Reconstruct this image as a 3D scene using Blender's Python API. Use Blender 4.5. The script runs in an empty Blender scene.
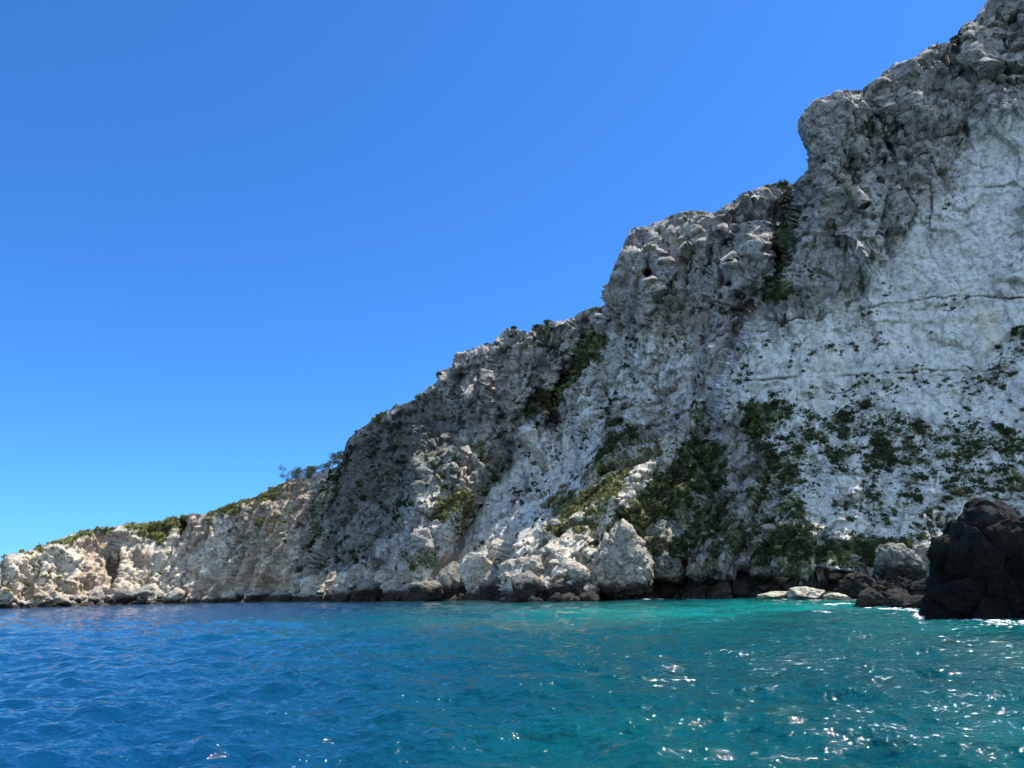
import bpy, math, random
import numpy as np
from mathutils import Matrix
random.seed(5); RS = np.random.RandomState(11)
SC = bpy.context.scene
COL = SC.collection
W, H = 1024, 768
# ------------------------------------------------------------ camera model
F = 742.0; PITCH = math.radians(15.5); ROLL = math.radians(1.5); CAMZ = 1.8
cp, sp_, cr, sr = math.cos(PITCH), math.sin(PITCH), math.cos(ROLL), math.sin(ROLL)
def ray(px, py):
    xc = (np.asarray(px, float) - 512) / F; yc = -(np.asarray(py, float) - 384) / F
    a = xc*cr + yc*sr; b = -xc*sr + yc*cr
    return a, cp - b*sp_, sp_ + b*cp              # x, y, z
def at(px, py, Y):
    rx, ry, rz = ray(px, py)
    return np.stack([rx/ry*Y, np.asarray(Y)+0*rx, rz/ry*Y + CAMZ], -1)
def waterY(px, py):
    rx, ry, rz = ray(px, py)
    return float(-CAMZ/rz*ry)
def project(P):
    x, y, z = P[..., 0], P[..., 1], P[..., 2]-CAMZ
    f = y*cp + z*sp_; u = -y*sp_ + z*cp
    a = x/f; b = u/f
    return 512+F*(a*cr - b*sr), 384-F*(a*sr + b*cr)
U = np.array([0, -sp_, cp]); Fw = np.array([0, cp, sp_]); X = np.array([1., 0, 0])
right = cr*X - sr*U; up = sr*X + cr*U
cam_d = bpy.data.cameras.new('camera'); cam = bpy.data.objects.new('camera', cam_d); COL.objects.link(cam)
cam.matrix_world = Matrix([[right[i], up[i], -Fw[i], [0, 0, CAMZ][i]] for i in range(3)] + [[0, 0, 0, 1]])
cam_d.sensor_width = 36; cam_d.lens = 36*F/W; cam_d.clip_end = 30000; cam_d.clip_start = 0.1
SC.camera = cam
# ------------------------------------------------------------ noise
def _h(ix, iy, iz, s=0):
    n = (ix.astype(np.int64)*374761393 + iy.astype(np.int64)*668265263 + iz.astype(np.int64)*2147483647 + s*974634777) & 0xffffffff
    n = ((n ^ (n >> 13))*1274126177) & 0xffffffff
    n = ((n ^ (n >> 16))*2246822519) & 0xffffffff
    return ((n ^ (n >> 15)) & 0xffffff)/float(0xffffff)
def vnoise(p, s=0):
    """gradient-ish noise, -1..1"""
    i = np.floor(p); f = p - i; i = i.astype(np.int64); w = f*f*f*(f*(f*6-15)+10)
    out = 0
    for dx in (0, 1):
        wx = w[..., 0] if dx else 1-w[..., 0]
        for dy in (0, 1):
            wy = w[..., 1] if dy else 1-w[..., 1]
            for dz in (0, 1):
                wz = w[..., 2] if dz else 1-w[..., 2]
                a, b, c = i[..., 0]+dx, i[..., 1]+dy, i[..., 2]+dz
                gx = _h(a, b, c, s)*2-1; gy = _h(a, b, c, s+7)*2-1; gz = _h(a, b, c, s+13)*2-1
                g = gx*(f[..., 0]-dx) + gy*(f[..., 1]-dy) + gz*(f[..., 2]-dz)
                out = out + wx*wy*wz*g
    return out*1.6
def fbm(p, octv=4, s=0, gain=.5):
    o = 0; a = 1; t = 0
    for k in range(octv):
        o = o + a*vnoise(p, s+31*k); t += a; a *= gain; p = p*2.03 + 17.3
    return o/t
def ridged(p, octv=4, s=0):
    o = 0; a = 1; t = 0
    for k in range(octv):
        o = o + a*(1-np.abs(vnoise(p, s+31*k))*2.2); t += a; a *= .5; p = p*2.1 + 9.1
    return o/t
def worley(p, s=0, tilt=None):
    i = np.floor(p).astype(np.int64); f1 = np.full(p.shape[:-1], 9.); f2 = f1.copy(); cid = f1*0
    for dx in (-1, 0, 1):
        for dy in (-1, 0, 1):
            for dz in (-1, 0, 1):
                a, b, c = i[..., 0]+dx, i[..., 1]+dy, i[..., 2]+dz
                q0 = a+_h(a, b, c, s); q1 = b+_h(a, b, c, s+3); q2 = c+_h(a, b, c, s+5)
                d = np.sqrt((q0-p[..., 0])**2+(q1-p[..., 1])**2+(q2-p[..., 2])**2)
                m = d < f1
                f2 = np.where(m, f1, np.minimum(f2, d)); f1 = np.where(m, d, f1)
                cid = np.where(m, _h(a, b, c, s+9), cid)
                if tilt is not None:
                    g = (q0-p[..., 0])*(_h(a, b, c, s+15)*2-1)+(q1-p[..., 1])*(_h(a, b, c, s+17)*2-1)+(q2-p[..., 2])*(_h(a, b, c, s+19)*2-1)
                    tilt[...] = np.where(m, g, tilt)
    return f1, f2, cid
def sst(a, b, x):
    t = np.clip((x-a)/(b-a), 0, 1); return t*t*(3-2*t)
# ------------------------------------------------------------ pixel-space drawing helpers (authoring of features on the rock)
def polydist(px, py, pts):
    """distance, signed side (+ = right of travel direction on screen), arc fraction"""
    best = np.full(px.shape, 1e9); side = np.zeros(px.shape); tt = np.zeros(px.shape)
    L = [0]
    for a, b in zip(pts[:-1], pts[1:]): L.append(L[-1]+math.hypot(b[0]-a[0], b[1]-a[1]))
    for k, (a, b) in enumerate(zip(pts[:-1], pts[1:])):
        dx, dy = b[0]-a[0], b[1]-a[1]; l2 = dx*dx+dy*dy
        t = np.clip(((px-a[0])*dx+(py-a[1])*dy)/l2, 0, 1)
        ex, ey = px-a[0]-t*dx, py-a[1]-t*dy
        d = np.hypot(ex, ey); m = d < best
        best = np.where(m, d, best)
        side = np.where(m, np.sign(ex*dy-ey*dx), side)   # travelling down the screen: + is right
        tt = np.where(m, (L[k]+t*math.sqrt(l2))/L[-1], tt)
    return best, side, tt
def inpoly(px, py, pts, soft=6):
    n = len(pts); ins = np.zeros(px.shape, bool); d = np.full(px.shape, 1e9)
    for k in range(n):
        a, b = pts[k], pts[(k+1) % n]
        dx, dy = b[0]-a[0], b[1]-a[1]
        t = np.clip(((px-a[0])*dx+(py-a[1])*dy)/(dx*dx+dy*dy+1e-9), 0, 1)
        d = np.minimum(d, np.hypot(px-a[0]-t*dx, py-a[1]-t*dy))
        c = ((a[1] > py) != (b[1] > py)) & (px < (b[0]-a[0])*(py-a[1])/((b[1]-a[1]) or 1e-9)+a[0])
        ins ^= c
    sd = np.where(ins, d, -d)
    return sst(-soft, soft, sd)
# ------------------------------------------------------------ object helpers
def tag(o, label=None, cat=None, group=None, kind=None):
    if label: o['label'] = label
    if cat: o['category'] = cat
    if group: o['group'] = group
    if kind: o['kind'] = kind
    return o
def mesh_np(name, V, Fc, mat, smooth=True, parent=None, attrs=None):
    me = bpy.data.meshes.new(name)
    V = np.ascontiguousarray(V, np.float32); Fc = np.ascontiguousarray(Fc, np.int32); k = Fc.shape[1]
    me.vertices.add(len(V)); me.vertices.foreach_set('co', V.ravel())
    me.loops.add(Fc.size); me.loops.foreach_set('vertex_index', Fc.ravel())
    me.polygons.add(len(Fc)); me.polygons.foreach_set('loop_start', np.arange(0, Fc.size, k, dtype=np.int32))
    me.polygons.foreach_set('loop_total', np.full(len(Fc), k, np.int32))
    me.update(calc_edges=True); me.validate()
    me.polygons.foreach_set('use_smooth', np.full(len(me.polygons), smooth, bool))
    for n, a in (attrs or {}).items():
        at_ = me.attributes.new(n, 'FLOAT', 'POINT'); at_.data.foreach_set('value', np.ascontiguousarray(a, np.float32).ravel())
    me.materials.append(mat)
    o = bpy.data.objects.new(name, me); COL.objects.link(o)
    if parent: o.parent = parent
    return o
def gridfaces(nr, nc, flip=False, wrap=False):
    r = np.arange(nr-1)[:, None]; c = np.arange(nc if wrap else nc-1)[None, :]; c2 = (c+1) % nc
    f = np.stack([r*nc+c, (r+1)*nc+c, (r+1)*nc+c2, r*nc+c2], -1)
    if flip: f = f[..., ::-1]
    return f
# ------------------------------------------------------------ node helper
class NT:
    def __init__(s, name):
        s.m = bpy.data.materials.new(name); s.m.use_nodes = True; s.t = s.m.node_tree; s.t.nodes.clear()
        s.out = s.n('ShaderNodeOutputMaterial')
    def n(s, typ, **kw):
        nd = s.t.nodes.new(typ)
        for k, v in kw.items():
            if k.startswith('_'):
                key = k[1:]; key = int(key) if key.isdigit() else key
                sock = nd.inputs[key]
                if hasattr(v, 'is_output'): s.t.links.new(v, sock)
                else: sock.default_value = v
            else: setattr(nd, k, v)
        return nd
    def pos(s): return s.n('ShaderNodeNewGeometry').outputs['Position']
    def attr(s, name): return s.n('ShaderNodeAttribute', attribute_name=name).outputs['Fac']
    def math(s, op, a, b=0., c=None, clamp=False):
        nd = s.n('ShaderNodeMath', operation=op, use_clamp=clamp, _0=a, _1=b)
        if c is not None: nd.inputs[2].default_value = c
        return nd.outputs[0]
    def mix(s, f, a, b):
        nd = s.n('ShaderNodeMix', data_type='RGBA')
        for sock, v in ((nd.inputs[0], f), (nd.inputs[6], a), (nd.inputs[7], b)):
            if hasattr(v, 'is_output'): s.t.links.new(v, sock)
            elif isinstance(v, tuple): sock.default_value = (*v, 1)
            else: sock.default_value = v
        return nd.outputs[2]
    def scale(s, v, sc):
        return s.n('ShaderNodeVectorMath', operation='MULTIPLY', _0=v, _1=sc).outputs[0]
    def noise(s, v, scale, det=5, rough=.6, dist=0):
        return s.n('ShaderNodeTexNoise', _Vector=v, _Scale=scale, _Detail=det, _Roughness=rough, _Distortion=dist).outputs[0]
    def ramp(s, f, a, b):
        return s.n('ShaderNodeMapRange', interpolation_type='SMOOTHSTEP', _Value=f, _1=a, _2=b).outputs[0]
# ------------------------------------------------------------ materials
def rock_mat(name, wetcol=(.035, .03, .026), wet_z=1.6, mul=1.0, basecol=(.29, .265, .235), attrs=True, warm=0.2, scale=1.0, palec=(.80, .77, .715)):
    t = NT(name); p = t.pos()
    n1 = t.noise(p, .12*scale, 6, .62); n2 = t.noise(p, .55*scale, 7, .65, .4); n3 = t.noise(p, 2.2*scale, 6, .7)
    st = t.noise(t.scale(p, (1.0, 1.0, .13)), .9*scale, 5, .65)
    bed = t.noise(t.scale(p, (.05, .05, 1.0)), 1.6*scale, 4, .7)
    if attrs:
        pale, warm_, veg, dark, wet_shade = (t.attr(k) for k in ('pale', 'warm', 'veg', 'dark', 'wet_shade'))
    else:
        pale, warm_, veg, dark, wet_shade = .35, warm, 0., 0., 0.
    base = t.mix(t.ramp(n2, .36, .64), basecol, tuple(min(.6, c*1.75) for c in basecol))
    pf = t.math('ADD', pale, t.math('MULTIPLY_ADD', n1, 1.4, -.7))
    pf = t.ramp(pf, .2, .75)
    plc = t.mix(t.ramp(st, .38, .62), tuple(c*.78 for c in palec), palec)
    palec2 = tuple(x*y for x, y in zip(palec, (1.0, .93, .80)))
    plc = t.mix(t.ramp(warm_, .0, .5) if attrs else .6, plc, t.mix(t.ramp(st, .38, .62), tuple(c*.75 for c in palec2), palec2))
    plc = t.mix(t.math('MULTIPLY', t.ramp(bed, .55, .75), .35), plc, tuple(c*.6 for c in palec))
    c = t.mix(pf, base, plc)
    # iron-stained limestone; also the sunlit warmth painted on left and talus
    wf = t.math('MULTIPLY', t.ramp(t.math('ADD', warm_, t.math('MULTIPLY_ADD', n1, 1.6, -.8)), .35, .85), .8)
    c = t.mix(wf, c, t.mix(t.ramp(n2, .35, .65), (.42, .29, .19), (.52, .42, .31)))
    # small dark lichen / algae blotches
    lf = t.math('MULTIPLY', t.ramp(t.noise(p, 1.1*scale, 8, .72, .6), .49, .58), .85)
    lf = t.math('MULTIPLY', lf, t.math('SUBTRACT', 1.0, t.math('MULTIPLY', pale, .5)))
    c = t.mix(lf, c, (.06, .063, .055))
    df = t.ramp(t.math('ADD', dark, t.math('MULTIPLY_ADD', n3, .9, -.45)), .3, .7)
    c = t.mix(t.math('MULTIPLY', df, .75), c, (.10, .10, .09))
    crk = t.n('ShaderNodeTexVoronoi', feature='DISTANCE_TO_EDGE', _Vector=t.n('ShaderNodeVectorMath', operation='ADD', _0=t.scale(p, (.8, .8, .45)), _1=t.n('ShaderNodeTexNoise', _Vector=p, _Scale=.5, _Detail=5).outputs[1]).outputs[0], _Scale=.55*scale).outputs[0]
    c = t.mix(t.math('MULTIPLY', t.math('SUBTRACT', 1.0, t.ramp(crk, .0, .05)), t.math('MULTIPLY', t.ramp(n1, .45, .65), .3)), c, (.12, .12, .10))
    sp = t.math('MULTIPLY', t.ramp(t.noise(p, 2.6*scale, 5, .75, .5), .56, .64), t.ramp(t.math('ADD', t.noise(p, .2*scale, 4, .6), veg) if attrs else t.noise(p, .28*scale, 4, .6), *((.66, .95) if attrs else (.4, .6))))
    c = t.mix(t.math('MULTIPLY', sp, .75), c, (.085, .09, .075))
    st2 = t.noise(t.scale(p, (1.0, 1.0, .07)), .42*scale, 6, .7, .3)
    rs_ = t.math('MULTIPLY', t.ramp(st2, .50, .66), t.ramp(n1, .38, .58))
    c = t.mix(t.math('MULTIPLY', rs_, .62), c, (.17, .165, .155))
    # low herbs and moss
    vf = t.ramp(t.math('ADD', veg, t.math('MULTIPLY_ADD', n3, 1.5, -.75)), .3, .62)
    c = t.mix(vf, c, t.mix(t.ramp(n2, .4, .6), (.05, .065, .022), (.15, .155, .06)))
    # tidal band, plus the painted shadow of the sea notch
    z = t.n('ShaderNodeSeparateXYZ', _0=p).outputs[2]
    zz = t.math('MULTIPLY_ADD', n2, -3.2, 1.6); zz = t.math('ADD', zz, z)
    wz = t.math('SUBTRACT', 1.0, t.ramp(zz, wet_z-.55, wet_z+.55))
    wz = t.math('MAXIMUM', wz, wet_shade)
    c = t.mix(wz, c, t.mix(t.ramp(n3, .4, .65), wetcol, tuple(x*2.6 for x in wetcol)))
    if mul != 1.0: c = t.n('ShaderNodeVectorMath', operation='SCALE', _0=c, _Scale=mul).outputs[0]
    hb = t.math('ADD', t.math('MULTIPLY', n3, .35), t.math('MULTIPLY', n2, 1.1))
    hb = t.math('ADD', hb, t.math('MULTIPLY', t.noise(p, 6*scale, 5, .7), .12))
    hb = t.math('ADD', hb, t.math('MULTIPLY', t.n('ShaderNodeTexVoronoi', feature='DISTANCE_TO_EDGE', _Vector=p, _Scale=.9*scale, _Randomness=1.).outputs[0], .25))
    b = t.n('ShaderNodeBump', _Strength=.9, _Distance=1.0/scale, _Height=hb)
    bs = t.n('ShaderNodeBsdfPrincipled', _Roughness=.93, _Normal=b.outputs[0])
    bs.inputs['Specular IOR Level'].default_value = .18
    t.t.links.new(c, bs.inputs['Base Color']); t.t.links.new(bs.outputs[0], t.out.inputs[0])
    return t.m
def leaf_mat(name, a, b):
    t = NT(name); p = t.pos()
    oi = t.n('ShaderNodeObjectInfo').outputs['Random']
    c = t.mix(t.ramp(t.noise(p, 1.3, 3, .6), .35, .65), a, b)
    c = t.mix(t.math('MULTIPLY', oi, .35), c, (.10, .095, .045))
    bs = t.n('ShaderNodeBsdfPrincipled', _Roughness=.75); bs.inputs['Specular IOR Level'].default_value = .2
    t.t.links.new(c, bs.inputs['Base Color'])
    tr = t.n('ShaderNodeBsdfTranslucent'); t.t.links.new(c, tr.inputs[0])
    mx = t.n('ShaderNodeMixShader', _0=.25, _1=bs.outputs[0], _2=tr.outputs[0])
    t.t.links.new(mx.outputs[0], t.out.inputs[0]); return t.m
M_CLIFF = rock_mat('limestone_cliff')
M_BOULD = rock_mat('boulder_limestone', attrs=False, wetcol=(.028, .022, .017), wet_z=2.3, basecol=(.27, .24, .20), warm=.3, scale=1.6, palec=(.62, .57, .49))
M_CREAM = rock_mat('cream_limestone', attrs=False, wetcol=(.034, .027, .02), wet_z=1.7, basecol=(.42, .36, .28), warm=.45, scale=1.6, palec=(.70, .62, .49))
M_DARKR = rock_mat('black_wet_rock', attrs=False, mul=.42, wet_z=3.0, basecol=(.016, .016, .016), warm=-.9, scale=2.4, palec=(.11, .11, .105), wetcol=(.012, .012, .011))
M_SHADER = rock_mat('grey_sea_rock', attrs=False, wet_z=2.9, wetcol=(.022, .019, .016), basecol=(.18, .165, .14), warm=0, scale=1.8, palec=(.38, .35, .30))
M_WASH = rock_mat('washed_cream_rock', attrs=False, wet_z=-.6, basecol=(.38, .33, .25), warm=.5, scale=2, palec=(.62, .56, .45))
M_LEAF = leaf_mat('shrub_leaves', (.022, .038, .016), (.045, .066, .026))
M_LEAF2 = leaf_mat('pale_scrub_leaves', (.14, .155, .04), (.27, .26, .085))
M_PINE = leaf_mat('pine_needles', (.03, .05, .02), (.075, .095, .035))
tb = NT('bark'); bb = tb.n('ShaderNodeBsdfPrincipled', _Roughness=.9)
tb.t.links.new(tb.mix(tb.noise(tb.scale(tb.pos(), (1, 1, .2)), 9, 4), (.09, .065, .045), (.2, .16, .12)), bb.inputs['Base Color'])
tb.t.links.new(bb.outputs[0], tb.out.inputs[0]); M_BARK = tb.m
# ------------------------------------------------------------ cliff: depth (metres along Y) authored over the view of the coast
SKY = [(-160, 602), (-120, 597), (-60, 583), (0, 562), (10, 556), (30, 551), (60, 540), (72, 534), (100, 529), (130, 524), (155, 522), (176, 520), (182, 516), (195, 513), (205, 515), (212, 512), (225, 507), (245, 500), (258, 496),
 (272, 489), (282, 483), (290, 480), (308, 478), (325, 472), (338, 466), (343, 460), (346, 446), (349, 438), (357, 432), (368, 423), (378, 415), (395, 407), (410, 402), (422, 394), (432, 386), (440, 382),
 (442, 373), (451, 367), (456, 353), (465, 349), (485, 345), (492, 343), (497, 336), (503, 330), (512, 328), (521, 329), (527, 333), (535, 326), (550, 323), (565, 321), (575, 315), (585, 309), (600, 306), (610, 303),
 (611, 281), (616, 265), (624, 245), (629, 235), (633, 230), (648, 224), (660, 221), (668, 216), (690, 211), (700, 211), (714, 213), (720, 212), (735, 202), (750, 193), (763, 188), (770, 184), (780, 182), (790, 185), (797, 183),
 (807, 173), (808, 107), (815, 104), (825, 99), (835, 95), (850, 93), (870, 87), (878, 80), (884, 73), (894, 65), (905, 63), (915, 60), (925, 51), (935, 45), (955, 41), (960, 30), (968, 22), (975, 20),
 (982, 10), (987, 0), (1000, -16), (1040, -40), (1100, -60), (1200, -70)]
sx = [p[0] for p in SKY]; sy = [p[1] for p in SKY]
# control points: px, py, Y
CP = [(-160, 606, 255), (-160, 560, 275), (0, 606, 262), (0, 560, 275), (80, 606, 285), (80, 535, 306), (150, 604, 298), (180, 515, 326), (180, 600, 298), (250, 602, 272), (250, 500, 298), (300, 601, 252), (300, 540, 262), (330, 470, 276),
 (340, 600, 222), (350, 440, 236), (350, 520, 232), (350, 570, 226), (400, 600, 200), (400, 405, 216), (400, 500, 210), (400, 560, 205), (450, 368, 198), (450, 470, 193), (450, 560, 187), (450, 599, 182), (510, 330, 186), (510, 430, 180), (510, 520, 176), (510, 570, 174), (510, 598, 172),
 (560, 322, 174), (570, 420, 168), (575, 500, 164), (590, 598, 158), (600, 307, 168), (625, 235, 156), (630, 300, 153), (630, 380, 150), (635, 440, 147), (640, 520, 140), (650, 597, 126), (680, 212, 145), (690, 300, 140), (690, 380, 136), (700, 450, 128), (700, 520, 116), (700, 596, 106),
 (760, 190, 136), (750, 300, 126), (745, 380, 119), (760, 480, 108), (770, 594, 100), (820, 100, 121), (830, 200, 117), (830, 300, 113), (830, 400, 109), (830, 500, 101), (830, 594, 95), (930, 50, 116), (930, 150, 112), (930, 300, 107), (930, 420, 102), (930, 520, 96), (930, 592, 91),
 (1024, -20, 112), (1024, 150, 107), (1024, 300, 102), (1024, 450, 96), (1024, 592, 87), (1180, -60, 102), (1180, 200, 96), (1180, 592, 78)]
C_ = np.array(CP, float)
def tps(r2): return 0.5*r2*np.log(r2+1e-6)
cx, cy = C_[:, 0]/100, C_[:, 1]/100
K = tps((cx[:, None]-cx)**2+(cy[:, None]-cy)**2) + np.eye(len(cx))*.03
Pm = np.stack([np.ones_like(cx), cx, cy], 1)
A_ = np.block([[K, Pm], [Pm.T, np.zeros((3, 3))]])
wts = np.linalg.solve(A_, np.concatenate([C_[:, 2], [0, 0, 0]]))
def base_depth(px, py):
    out = wts[-3] + wts[-2]*px/100 + wts[-1]*py/100
    for k in range(len(cx)):
        out = out + wts[k]*tps((px/100-cx[k])**2+(py/100-cy[k])**2)
    return out
# convex bodies (spurs, aprons) that stand out from the wall: each plane through three (px,py,Y) points, facing the viewer
def body_depth(px, py, planes):
    rx, ry, rz = ray(px, py); ent = np.full(px.shape, -1e9); ext = np.full(px.shape, 1e9)
    for pl in planes:
        P = [at(*q) for q in pl]
        n = np.cross(P[1]-P[0], P[2]-P[0]); n /= np.linalg.norm(n)
        if n[1] > 0: n = -n
        c = n @ (P[0]-np.array([0, 0, CAMZ]))
        den = (n[0]*rx + n[1]*ry + n[2]*rz)/ry
        Yp = c/np.where(np.abs(den) < 1e-6, 1e-6, den)
        ent = np.where(den < 0, np.maximum(ent, Yp), ent); ext = np.where(den >= 0, np.minimum(ext, Yp), ext)
    return np.where((ent < ext) & (ent > 5), ent, 1e9)
NC = 1200
colx = np.linspace(-160, 1180, NC)
skyy = np.interp(colx, sx, sy); skyy = np.where((colx > 807) & (colx < 808), 173, skyy); skyy = np.where((colx > 610) & (colx < 611), 303, skyy)
yrow = np.concatenate([np.arange(-76, 560, 1.06), np.arange(560, 612, .8)]); NR = len(yrow)
GY = np.maximum(yrow[:, None], skyy[None, :]); GX = np.broadcast_to(colx[None, :], (NR, NC)).copy()
VM = yrow[:, None] > (skyy[None, :]-1.06)          # vertices in use (the row just above is clamped onto the skyline)
R0 = np.argmax(VM, axis=0); R0 = np.where(VM.any(0), R0, NR-2)
SKYV = np.broadcast_to(skyy[None, :], (NR, NC))[VM]
def full(a, fill=0.):
    o = np.full((NR, NC)+a.shape[1:], fill, float); o[VM] = a
    return o
PX = GX[VM]; PY = GY[VM]
# the overhanging brow of the right wall
PX += 2*np.exp(-((PX-809)/11)**2)*sst(118, 160, PY)*(1-sst(176, 205, PY))
# warped coordinates so the hand-drawn lines get natural wobble
q = np.stack([PX/30, PY/30, PX*0], -1)
wbx, wby = fbm(q, 4, 3), fbm(q, 4, 9)
cl_ = 1-np.exp(-((PX-800)/12)**2)*(PY < 185)
WX, WY = PX+wbx*7*cl_, PY+wby*7*cl_
D = base_depth(PX, PY)
bodies = [
 # long lit spur of the middle: left flank, right flank
 [[(700, 418, 127), (560, 545, 115), (590, 470, 148)], [(700, 418, 127), (560, 545, 115), (650, 560, 109)]],
 # boulder fan at the foot of the spur
 [[(600, 465, 160), (455, 575, 166), (590, 600, 128)]],
 # fan left of it, under the lit knob
 [[(505, 470, 180), (330, 600, 200), (450, 600, 160)]],
 # knob spur
 [[(500, 432, 176), (452, 455, 170), (440, 560, 160)], [(500, 432, 176), (440, 560, 162), (500, 480, 192)], [(500, 432, 176), (462, 430, 186), (452, 455, 170)]],
 # shaded vegetated slope under the right wall
 [[(690, 440, 130), (600, 590, 116), (790, 580, 98)]],
]
SPAN = [(520, 730), (425, 640), (325, 520), (425, 520), (585, 840)]
for pl, (xl, xh) in zip(bodies, SPAN):
    B = body_depth(WX, WY, pl); B = np.where(B < .5*D, 1e9, B); B = B+500*sst(0, 90, xl-PX)+500*sst(0, 90, PX-xh)
    k = 2.5; h = np.clip(.5+.5*(D-B)/k, 0, 1)
    h = np.where(B > 1e8, 0, h)
    D = np.where(B > 1e8, D, D*(1-h)+B*h-k*h*(1-h))
def fault(pts, amp, wr, wl, back=.25, soft=3, fade=.08):
    global D
    d, s, t = polydist(WX, WY, pts); sd = d*np.where(s >= 0, 1, -1)
    env = sst(0, fade, t)*(1-sst(1-fade, 1.0, t)) if fade else 1
    near = -amp*np.exp(-np.abs(sd)/wr); far = amp*back*np.exp(-np.abs(sd)/wl)
    m = sst(-soft, soft, sd)
    D = D + env*(near*m + far*(1-m))
def groove(pts, amp, w, pw=1.5):
    global D
    d, s, t = polydist(WX, WY, pts); D = D + amp*np.exp(-(d/w)**pw)
def bump(x, y, rx, ry, amp, pw=2):
    global D
    D = D + amp*np.exp(-(((WX-x)/rx)**2+((WY-y)/ry)**2)**(pw/2))
fault([(790, 90), (792, 165), (803, 190), (796, 230), (795, 260), (780, 300), (750, 325), (724, 375), (716, 410)], 10, 60, 26, .35, 3, .0)
fault([(612, 240), (611, 300), (603, 335), (578, 375), (545, 410), (515, 440)], 9, 55, 22, .4, 2.5, .05)
fault([(352, 440), (343, 470), (328, 510), (306, 550), (300, 600)], -5, 30, 20, .6, 3, .05)
fault([(452, 350), (455, 375), (470, 400)], 4, 20, 14, .5, 2)
fault([(493, 335), (489, 380), (495, 430), (505, 450)], 5, 30, 16, .6, 2)
fault([(545, 430), (556, 380), (545, 340), (528, 325)], 4, 25, 15, .6, 2)
fault([(681, 400), (680, 450), (690, 470)], 4, 14, 20, .5, 2)
fault([(718, 205), (716, 260), (700, 300)], 3.5, 40, 14, .5, 2)
fault([(180, 515), (174, 545), (165, 560), (150, 590)], -5, 22, 16, .5, 2.5)
fault([(205, 512), (196, 545), (190, 575)], 5, 22, 14, .6, 2.5)
fault([(262, 495), (250, 530), (235, 570), (228, 598)], 5, 24, 16, .6, 2.5)
fault([(118, 525), (120, 560), (112, 590)], 5, 20, 26, .9, 2.5)
fault([(60, 535), (40, 560), (30, 600)], 4, 22, 16, .6, 2.5)
fault([(8, 555), (6, 580), (2, 600)], 4, 18, 16, .6, 2.5)
# gullies and cracks
groove([(600, 330), (570, 375), (540, 405), (515, 435)], 4, 13)
groove([(790, 185), (785, 220), (775, 260), (768, 295), (740, 320)], 5, 13)
groove([(660, 235), (673, 262), (674, 285), (652, 318), (640, 345)], 2.6, 3.5)
groove([(345, 450), (335, 480), (322, 510), (305, 545), (300, 595)], 4, 8)
for l in ([(735, 340), (800, 321), (830, 313), (900, 303), (950, 297), (1060, 299), (1180, 290)], [(722, 380), (780, 379), (850, 378), (900, 372), (1040, 370), (1180, 366)],
          [(800, 470), (860, 480), (930, 487), (1010, 500), (1100, 512)], [(860, 508), (955, 522), (1040, 540)], [(960, 190), (1180, 170)]):
    d, s, t = polydist(PX, PY+wby*6, l)
    am = np.clip(.5+2.2*fbm(np.stack([PX/40, PY/9, PX*0+l[0][1]], -1), 3, 71), 0, 1.3)
    D = D + am*(1.3*np.exp(-(d/1.5)**1.5)) - .8*am*np.exp(-d/6)*(s < 0)
groove([(1040, 310), (1010, 340), (985, 360), (965, 385)], 1.3, 5)
groove([(965, 130), (962, 190), (968, 230)], .7, 3)
groove([(820, 110), (832, 150), (850, 175), (856, 215)], 2.2, 6)
groove([(858, 95), (872, 130), (892, 150), (905, 100)], 1.8, 7)
groove([(836, 200), (870, 165), (915, 160), (960, 130)], 1.6, 6)
groove([(878, 80), (905, 100), (935, 95), (960, 75)], 1.6, 6)
rg = np.random.RandomState(77)
for k in range(85):      # joints and fissures of the rugged parts
    gx = rg.uniform(350, 1060); gt = np.interp(gx, sx, sy)+rg.uniform(0, 30); L = rg.uniform(25, 110); n_ = 5
    if gx > 900 and gt > 130: continue
    sl = rg.normal(.1, .3); xs_ = gx+np.cumsum(rg.normal(-sl*L/n_, 4, n_))
    if rg.rand() < .45: gt += rg.uniform(0, 120)
    if gx > 760 and gt > 240: continue
    groove(list(zip(xs_, gt+np.linspace(0, L, n_))), rg.uniform(.5, 1.7), rg.uniform(1.5, 4))
bump(462, 377, 6, 7, 5, 3)
bump(400, 440, 45, 26, 5, 3)          # shallow cave under the brow
bump(385, 500, 40, 50, 4)
bump(138, 572, 34, 18, 6, 3)
bump(515, 375, 24, 45, -4, 3); bump(475, 410, 16, 30, -3, 3)
bump(835, 150, 20, 50, -3, 3); bump(890, 130, 24, 40, -2, 3); bump(650, 300, 26, 60, -2.5, 3); bump(700, 260, 16, 40, -2.5, 3)
# sea-notch under the shaded rocks
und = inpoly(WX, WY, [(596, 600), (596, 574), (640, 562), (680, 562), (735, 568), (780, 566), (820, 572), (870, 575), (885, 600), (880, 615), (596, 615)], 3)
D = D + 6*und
P = at(PX, PY, D)
# ------------------------------------------------------------ relief
def normals(Pv):
    P = at(GX, GY, 300.+0*GX); P[VM] = Pv
    # rows above the skyline repeat its first vertex
    for c in range(NC): P[:R0[c], c] = P[R0[c], c]
    du = np.gradient(P, axis=1); dv = np.gradient(P, axis=0)
    n = np.cross(du, dv); n /= np.linalg.norm(n, axis=-1, keepdims=True)+1e-9
    s = np.sign(-(n*(P-np.array([0, 0, CAMZ]))).sum(-1)); n = n*s[..., None]
    k = np.abs(n).sum(-1) < .1; n[k] = (0, -1, 0)
    return n[VM]
N0 = full(normals(P))
for ax in (0, 1):          # smooth the displacement direction
    acc = 0
    for k_ in range(-2, 3): acc = acc+np.roll(N0, k_, ax)
    N0 = acc
N0 = N0[VM]; N0 /= np.linalg.norm(N0, axis=-1, keepdims=True)+1e-9
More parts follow.
